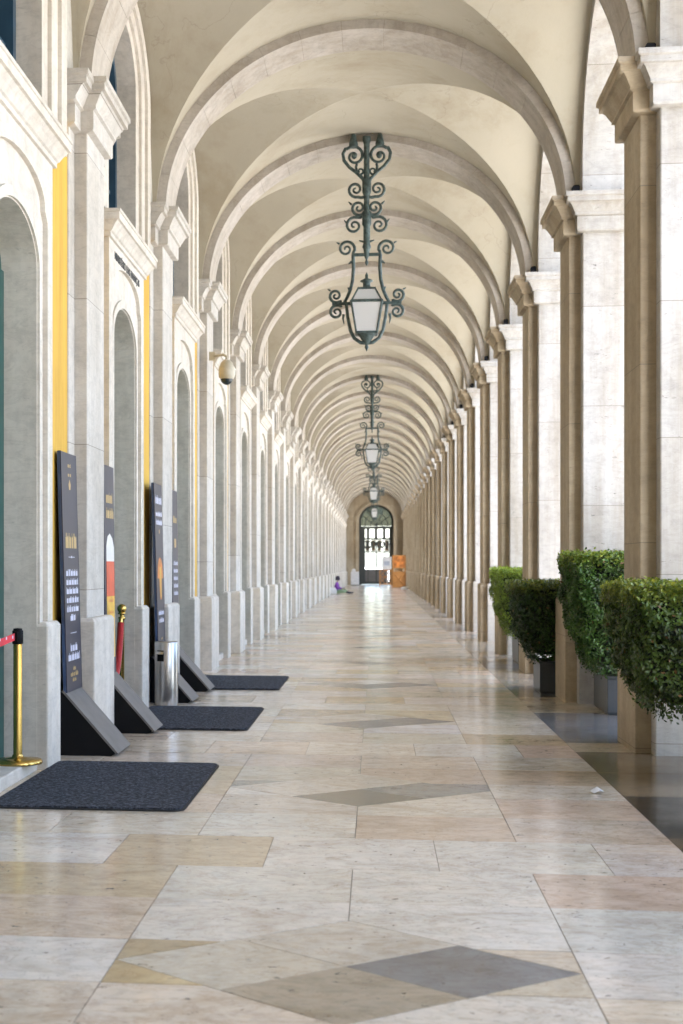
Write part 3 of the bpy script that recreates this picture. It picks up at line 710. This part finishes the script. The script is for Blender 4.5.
# ------------------------------------------------------------------ potted hedges
def hedge(name_label, px0, px1, py0, py1, ph, hx0, hx1, hy0, hy1, zb, zt, dens=1.0, bright=1.0, seed=1, hue=1.0):
    rn = random.Random(seed)
    cx, cy = (px0 + px1) / 2, (py0 + py1) / 2
    T_ = thing('potted_hedge', name_label, 'hedge', (cx, cy, 0), 0, 'clipped hedges in planters along the right piers')
    m = MB(); m.loft([(px0 + .01, px1 - .01, py0 + .01, py1 - .01, 0), (px0, px1, py0, py1, .03), (px0, px1, py0, py1, ph - .03), (px0 - .008, px1 + .008, py0 - .008, py1 + .008, ph - .028), (px0 - .008, px1 + .008, py0 - .008, py1 + .008, ph), (px0 + .03, px1 - .03, py0 + .03, py1 - .03, ph), (px0 + .03, px1 - .03, py0 + .03, py1 - .03, ph - .04)])
    m.build('planter', M['planter'], T_, (0, 0, 0), bevel=.006).location = (-cx, -cy, 0)
    m = MB()
    for i in range(4):
        ax, ay = cx + rn.uniform(-.12, .12), cy + rn.uniform(-.15, .15)
        m.tube([(ax, ay, ph - .05), (ax + rn.uniform(-.1, .1), ay + rn.uniform(-.1, .1), zb + .35)], [.022, .014], 6)
    m.build('stem', M['bark'], T_).location = (-cx, -cy, 0)
    def half(f):                                             # f: 0 bottom - 1 top ; sides draw in towards the bottom
        g = min(1, f / .5); k = (.86 + .14 * f) * (.70 + .30 * (1 - (1 - g) ** 2.0))
        if f > .96: k *= 1 - .03 * ((f - .96) / .04) ** 2
        return k
    mx, my, wx, wy = (hx0 + hx1) / 2, (hy0 + hy1) / 2, (hx1 - hx0) / 2, (hy1 - hy0) / 2
    def surf(f, u):                                          # u 0..1 round the rounded rectangle
        a = 2 * math.pi * u; e = .30
        cxx, sxx = math.cos(a), math.sin(a)
        return mx + wx * half(f) * math.copysign(abs(cxx) ** e, cxx), my + wy * half(f) * math.copysign(abs(sxx) ** e, sxx)
    m = MB(); nr, nu = 10, 36; vs = []; fs = []
    for i in range(nr + 1):
        f = i / nr
        for j in range(nu):
            x, y = surf(f, j / nu); vs.append((mx + (x - mx) * .86, my + (y - my) * .86, zb + .05 + (zt - zb - .13) * f))
    for i in range(nr):
        for j in range(nu): fs.append((i * nu + j, i * nu + (j + 1) % nu, (i + 1) * nu + (j + 1) % nu, (i + 1) * nu + j))
    fs.append(tuple(range(nu))[::-1]); fs.append(tuple(range(nr * nu, nr * nu + nu)))
    m.add(vs, fs, 0, True); core = m.build('inner_twigs', M['core'], T_); core.location = (-cx, -cy, 0)
    m = MB()
    per = 4 * (wx + wy) * .9; N = int((per * (zt - zb) + 4 * wx * wy) * 7000 * dens)
    clumps = [(rn.uniform(hx0, hx1), rn.uniform(hy0, hy1), rn.uniform(zb, zt), rn.uniform(.55, 1.5)) for _ in range(70)]
    for _ in range(N):
        top = rn.random() < 4 * wx * wy / (per * (zt - zb) + 4 * wx * wy) * 1.25
        depth = abs(rn.gauss(0, .045))
        if top:
            ff = 1; x, y = mx + wx * .96 * rn.uniform(-1, 1), my + wy * .96 * rn.uniform(-1, 1); z = zt - depth + rn.gauss(0, .012) + .02 * math.sin(x * 9) * math.cos(y * 7)
            nrm = Vector((rn.gauss(0, .5), rn.gauss(0, .5), 1))
        else:
            ff = rn.random() ** .85; u = rn.random(); a = 2 * math.pi * u
            # sample perimeter evenly
            s_ = rn.random() * (wx + wy) * 4
            if s_ < 4 * wx * 1:
                sx_ = rn.uniform(-1, 1); sy_ = rn.choice((-1, 1)); nrm = Vector((0, sy_, .2))
            else:
                sy_ = rn.uniform(-1, 1); sx_ = rn.choice((-1, 1)); nrm = Vector((sx_, 0, .2))
            rr_ = max(abs(sx_) ** 8 + abs(sy_) ** 8, 1e-6) ** (1 / 8) * 1.0
            k = half(ff) / rr_; bumpy = .025 * math.sin(sx_ * 7 + sy_ * 5 + ff * 11 + seed) + .02 * math.sin(ff * 23 + sx_ * 13)
            x, y = mx + (wx + bumpy - depth) * sx_ * k, my + (wy + bumpy - depth) * sy_ * k
            z = zb + (zt - zb) * ff + rn.gauss(0, .02)
            if ff < .08: z -= abs(rn.gauss(0, .03))
            nrm += Vector((rn.gauss(0, .55), rn.gauss(0, .55), rn.gauss(0, .5)))
        nrm.normalize(); tt = Vector((rn.gauss(0, 1), rn.gauss(0, 1), rn.gauss(0, .8) - .2)); tt = (tt - nrm * tt.dot(nrm)).normalized(); bb = nrm.cross(tt)
        L_ = rn.uniform(.012, .022); W_ = L_ * rn.uniform(.42, .6)
        p = Vector((x, y, z))
        cd = min(clumps, key=lambda c: (c[0] - x) ** 2 + (c[1] - y) ** 2 + (c[2] - z) ** 2)[3] if rn.random() < .75 else 1
        young = max(0, min(1, (z - (zt - .16)) / .16)) * rn.random()
        g = rn.uniform(.7, 1.3) * cd * bright * 1.15
        if rn.random() < .012: col = (.16, .09, .03, 1)
        else: col = (.030 * g * hue + .26 * young, .062 * g + .24 * young, .008 * g + .02 * young, 1)
        cup = nrm * (.25 * W_)
        m.add([p - tt * L_, p + bb * W_ + cup, p + tt * L_, p - bb * W_ + cup], [(0, 1, 2), (0, 2, 3)], 0, False, col)
    me_o = m.build('foliage', M['leaf'], T_, colname='leaf'); me_o.location = (-cx, -cy, 0)
    return T_
hedge('biggest and nearest clipped hedge, cut off by the right edge of the photo', 2.12, 2.78, 9.25, 9.95, .40, 1.58, 2.95, 9.15, 10.5, .46, 1.29, 1.0, 1.3, 3, 1.2)
hedge('tallest clipped hedge of glossy leaves, in a grey planter before the second pier', 2.17, 2.9, 13.75, 14.6, .37, 1.80, 3.2, 13.4, 14.78, .42, 1.53, .9, 1.4, 5, .95)
hedge('dark clipped hedge sticking out into the walkway, in a grey planter beside the second pier', 1.79, 2.35, 15.95, 16.6, .36, 1.50, 2.7, 15.72, 16.9, .38, 1.23, .8, .75, 8, .9)
hedge('bright yellow green clipped hedge in a grey planter, farthest of the hedges', 2.03, 2.6, 20.8, 21.75, .40, 1.69, 2.9, 20.5, 22.1, .42, 1.37, .6, 4.2, 11, 1.4)

# ------------------------------------------------------------------ security camera
T_ = thing('security_camera', 'white dome security camera on a wall arm by the third left pilaster', 'camera', (-1.99, 18.87, 3.95))
m = MB(); m.lathe([(.03, .26), (.05, .25), (.09, .21), (.125, .12), (.13, .02), (.125, -.02), (.10, -.05)], n=28); m.build('housing', M['camera_shell'], T_).location = (0, 0, 0)
m = MB(); m.lathe([(.098, -.04)] + [(.098 * math.cos(math.pi * i / 16), -.045 - .098 * math.sin(math.pi * i / 16)) for i in range(1, 9)], n=24); m.build('dome', M['glass'], T_).location = (0, 0, 0)
m = MB(); m.tube([(0, 0, .24), (0, 0, .30), (-.05, .05, .34), (-.22, .19, .34)], .022, 8); m.box(-.30, -.20, .17, .19, .27, .41); m.build('arm', M['camera_shell'], T_).location = (0, 0, 0)
T_.scale = (.85, .85, .85)

# ------------------------------------------------------------------ far end things
def person():
    V = [(0, 0, .10), (0.0, 0, .30), (.02, 0, .50), (.05, 0, .585), (.07, 0, .66),                        # pelvis..neck, head base
         (.03, .17, .52), (.10, .23, .30), (.30, .17, .28), (.03, -.17, .52), (.10, -.23, .30), (.30, -.17, .28),      # arms
         (.05, .10, .10), (.36, .16, .30), (.58, .13, .06), (.70, .13, .045), (.05, -.10, .10), (.42, -.14, .12), (.80, -.12, .06), (.90, -.12, .10)]
    E = [(0, 1), (1, 2), (2, 3), (3, 4), (2, 5), (5, 6), (6, 7), (2, 8), (8, 9), (9, 10), (0, 11), (11, 12), (12, 13), (13, 14), (0, 15), (15, 16), (16, 17), (17, 18)]
    Rr = [.15, .145, .15, .055, .055, .075, .052, .032, .075, .052, .032, .10, .068, .045, .04, .10, .068, .045, .04]
    for wrist in (7, 10):
        p = Vector(V[wrist])
        palm = len(V); V.append(tuple(p + Vector((.05, 0, -.005)))); Rr.append(.024); E.append((wrist, palm))
        for i, (dy, ln) in enumerate(((-.028, .055), (-.010, .065), (.008, .062), (.026, .05))):
            a = len(V); V.append(tuple(p + Vector((.085, dy, -.01)))); Rr.append(.009); E.append((palm, a)); V.append(tuple(p + Vector((.085 + ln, dy * 1.2, -.035)))); Rr.append(.007); E.append((a, a + 1))
        a = len(V); V.append(tuple(p + Vector((.07, .05 if wrist == 10 else -.05, -.01)))); Rr.append(.009); E.append((palm, a))
    me = bpy.data.meshes.new('person'); me.from_pydata(V, E, []); o = bpy.data.objects.new('person', me); COL.objects.link(o)
    sk = o.modifiers.new('skin', 'SKIN'); ss = o.modifiers.new('sub', 'SUBSURF'); ss.levels = ss.render_levels = 2
    if not me.skin_vertices: 
        bm = bmesh.new(); bm.from_mesh(me); bm.verts.layers.skin.verify(); bm.to_mesh(me); bm.free()
    for i, r in enumerate(Rr): me.skin_vertices[0].data[i].radius = (r, r); me.skin_vertices[0].data[i].use_root = (i == 0)
    dg = bpy.context.evaluated_depsgraph_get(); me2 = bpy.data.meshes.new_from_object(o.evaluated_get(dg))
    bpy.data.objects.remove(o)
    o = bpy.data.objects.new('person', me2); COL.objects.link(o)
    for n_, c_ in (('purple_jacket', (.20, .045, .34, 1)), ('green_trousers', (.25, .38, .22, 1)), ('dark_shoes', (.02, .02, .04, 1)), ('skin', (.45, .27, .18, 1))): me2.materials.append(plain(n_, c_, .8))
    for p in me2.polygons:
        c = p.center; p.use_smooth = True
        mi = 0
        if c.z < .22 and c.x > -.02 or (c.x > .12 and abs(c.y) < .2 and c.z < .40 and not (c.x < .5 and c.z > .235 and abs(c.y) > .12)): mi = 1
        if c.x > .54 and c.z < .15: mi = 2
        if c.z > .60 or (.32 < c.x < .5 and c.z > .23 and abs(c.y) > .10 and c.z < .30): mi = 3
        p.material_index = mi
    return o
pr = person(); pr.location = (-2.02, 72.0, 0); pr.rotation_euler = (0, 0, R(-8))
tag(pr, 'person in a purple jacket sitting on the floor by the left wall, legs stretched out', 'person')
m = MB()
m.lathe([(.004, -.125)] + [((.085 + .012 * math.sin(math.pi * i / 12)) * math.sin(math.pi * i / 12) + .002, -.12 * math.cos(math.pi * i / 12)) for i in range(1, 12)] + [(.003, .122)], n=20, cz=.775, cx=.095)
m.tube([(.185, 0, .79), (.205, 0, .765), (.188, 0, .755)], [.010, .016, .012], 6)
for s in (-1, 1): m.lathe([(.002, -.03), (.018, -.01), (.018, .015), (.002, .03)], n=8, cx=.095, cy=s * .09, cz=.775)
m.add([(.182, -.03, .725), (.182, .03, .725), (.184, .03, .733), (.184, -.03, .733)], [(0, 1, 2, 3)], 1)
for s in (-1, 1): m.lathe([(.001, -.010), (.012, 0), (.001, .010)], n=8, cx=.178, cy=s * .035, cz=.79, mi=1)
h = m.build('head', [bpy.data.materials['skin'], M['black']], pr); h.location = (0, 0, 0)
m = MB(); m.lathe([(.115, -.10), (.118, 0), (.105, .07), (.07, .115), (.003, .135)], n=20, cz=.79, cx=.075); m.build('hair', plain('dark_hair', (.02, .012, .035, 1), .7), pr).location = (0, 0, 0)
# bag beside the person
m = MB(); m.loft([(-.16, .16, -.10, .10, 0), (-.2, .2, -.13, .13, .06), (-.19, .19, -.12, .12, .2), (-.14, .14, -.07, .07, .30), (-.1, .1, -.02, .02, .34)])
o = m.build('carrier_bag', M['white'], bevel=.03); o.location = (-2.16, 70.9, 0); tag(o, 'white carrier bag slumped on the floor beside the seated person', 'bag')
m = MB(); m.tube([(-.08, 0, .33), (-.06, 0, .42), (.06, 0, .42), (.08, 0, .33)], .008, 6); m.build('handle', M['white'], o).location = (0, 0, 0)
# white cabinet
T_ = thing('cabinet', 'white cabinet standing left of the far gate', 'cabinet', (-1.55, 103.2, 0))
m = MB(); m.box(-.29, .29, -.2, .2, .05, 1.0); m.build('carcass', M['white'], T_, bevel=.01).location = (0, 0, 0)
m = MB(); m.box(-.27, -.005, -.215, -.2, .08, .96); m.box(.005, .27, -.215, -.2, .08, .96); m.build('door', M['white'], T_).location = (0, 0, 0)
m = MB(); m.box(-.26, .26, -.18, .18, 0, .05); m.build('plinth', M['black'], T_).location = (0, 0, 0)
m = MB(); m.loft([(-.15, .1, -.1, .1, 1.0), (-.17, .12, -.12, .12, 1.05), (-.13, .1, -.1, .1, 1.16), (-.05, .03, -.03, .03, 1.2)])
o = m.build('white_bundle', M['white'], bevel=.02); o.location = (-1.62, 103.2, .001); tag(o, 'white bundle lying on top of the white cabinet', 'bundle')
# orange kiosk
T_ = thing('display_stand', 'tall orange wooden display stand right of the far gate', 'stand', (1.43, 91.6, 0))
m = MB()
for sx in (-.42, .36):
    for sy in (-.3, .24): m.box(sx, sx + .07, sy, sy + .07, 0, 2.08)
for z in (.04, .98, 1.26, 2.03): m.box(-.42, .43, -.305, -.235, z, z + .07); m.box(-.42, .43, .235, .305, z, z + .07)
m.build('frame', M['orange_wood'], T_).location = (0, 0, 0)
m = MB(); m.box(-.36, .37, -.27, -.25, 1.33, 2.03); m.build('upper_panel', M['orange_panel'], T_).location = (0, 0, 0)
m = MB(); m.box(-.36, .37, -.27, -.25, .11, .98); m.build('lower_panel', M['orange_wood'], T_).location = (0, 0, 0)
m = MB()
for a, b in (((-.34, .14), (.36, .96)), ((-.34, .96), (.36, .14))): m.tube([(a[0], -.30, a[1]), (b[0], -.30, b[1])], .032, 6)
for x in (-.2, .0, .2): m.box(x - .02, x + .02, -.28, -.25, 1.05, 1.26)
m.build('cross_brace', M['orange_wood'], T_).location = (0, 0, 0)
T_ = thing('lattice_barrier', 'low orange lattice barrier standing before the far gate', 'barrier', (.62, 99.5, 0))
m = MB()
for x in (-.42, .36): m.box(x, x + .06, -.03, .03, 0, 1.2)
for z in (.12, .62, 1.1): m.box(-.42, .42, -.034, .034, z, z + .06)
m.build('frame', M['orange_wood'], T_).location = (0, 0, 0)
m = MB()
for z0, z1 in ((.15, .65), (.65, 1.13)):
    for a, b in ((-.4, 0), (0, .4)):
        m.tube([(a, 0, z0), (b, 0, z1)], .022, 6); m.tube([(a, 0, z1), (b, 0, z0)], .022, 6)
m.build('lattice', M['orange_wood'], T_).location = (0, 0, 0)
T_ = thing('notice_board', 'white notice board on a thin stand behind the orange lattice', 'notice board', (.72, 100.3, 0))
m = MB(); m.tube([(0, 0, 0), (0, 0, 1.1)], .025, 8); m.box(-.25, .25, -.15, .15, 0, .03); m.build('stand', M['steel'], T_).location = (0, 0, 0)
m = MB(); m.box(-.33, .33, -.02, .02, 1.1, 2.05); m.build('board', M['white'], T_).location = (0, 0, 0)
m = MB(); m.box(-.2, .2, -.024, -.02, 1.45, 1.75); m.build('print', plain('pale_blue_print', (.45, .5, .6, 1), .6), T_).location = (0, 0, 0)
m = MB(); m.loft([(-.2, .2, -.15, .15, 0), (-.22, .22, -.16, .16, .03), (-.22, .22, -.16, .16, .12), (-.1, .1, -.07, .07, .16)])
o = m.build('white_box', M['white'], bevel=.01); o.location = (1.72, 87.6, 0); tag(o, 'small white box on the floor beside the orange display stand', 'box')
# paper scrap
m = MB()
pp = [(-.055, -.02), (-.03, -.045), (.02, -.035), (.055, -.012), (.045, .03), (0, .04), (-.045, .028)]
vs = [(x, y, .006 + .03 * random.random()) for x, y in pp] + [(0, 0, .055)]
m.add(vs, [(i, (i + 1) % 7, 7) for i in range(7)]); o = m.build('paper_scrap', M['white']); o.scale = (.75, .75, .75); o.location = (1.36, 9.02, 0); o.modifiers.new('s', 'SOLIDIFY').thickness = .002
tag(o, 'crumpled scrap of white paper lying on the floor tiles near the right piers', 'litter')

# ------------------------------------------------------------------ light
EL, AZ = 52, 179.0
w = bpy.data.worlds.new('World'); S.world = w; w.use_nodes = True
nt = w.node_tree; sky = nt.nodes.new('ShaderNodeTexSky'); sky.sky_type = 'NISHITA'; sky.sun_disc = False
sky.sun_elevation = R(EL); sky.sun_rotation = R(AZ); sky.air_density = 1.0; sky.dust_density = 2.2; sky.ozone_density = 1.0
bg = nt.nodes['Background']; nt.links.new(sky.outputs[0], bg.inputs['Color']); bg.inputs['Strength'].default_value = .15
sl = bpy.data.lights.new('sun', 'SUN'); sl.energy = 4.4; sl.angle = R(.53); sl.color = (1, .985, .965)
so = bpy.data.objects.new('sun', sl); COL.objects.link(so)
d = Vector((math.sin(R(AZ)) * math.cos(R(EL)), math.cos(R(AZ)) * math.cos(R(EL)), math.sin(R(EL))))
so.rotation_euler = d.to_track_quat('Z', 'Y').to_euler(); so.location = (30, -30, 40)

# ------------------------------------------------------------------ camera
F, TH = 1420.0, R(6.4)
cam = bpy.data.cameras.new('camera'); co = bpy.data.objects.new('camera', cam); COL.objects.link(co)
co.location = (0, 0, 1.41); co.rotation_euler = (R(90), 0, TH)
cam.sensor_width = 36; cam.lens = F * 36 / 1024; cam.clip_end = 4000; cam.clip_start = .05
cam.shift_x = (341.5 - (376.5 - F * math.tan(TH))) / 1024; cam.shift_y = (566 - 512) / 1024
cam.dof.use_dof = True; cam.dof.focus_distance = 10.5; cam.dof.aperture_fstop = 3.5
S.camera = co
S.view_settings.view_transform = 'Standard'; S.view_settings.look = 'None'; S.view_settings.gamma = 1
S.view_settings.exposure = 3.25
S.cycles.use_denoising = True
S.cycles.max_bounces = 10; S.cycles.diffuse_bounces = 8; S.cycles.glossy_bounces = 4
S.cycles.sample_clamp_indirect = 8; S.cycles.caustics_reflective = False; S.cycles.caustics_refractive = False
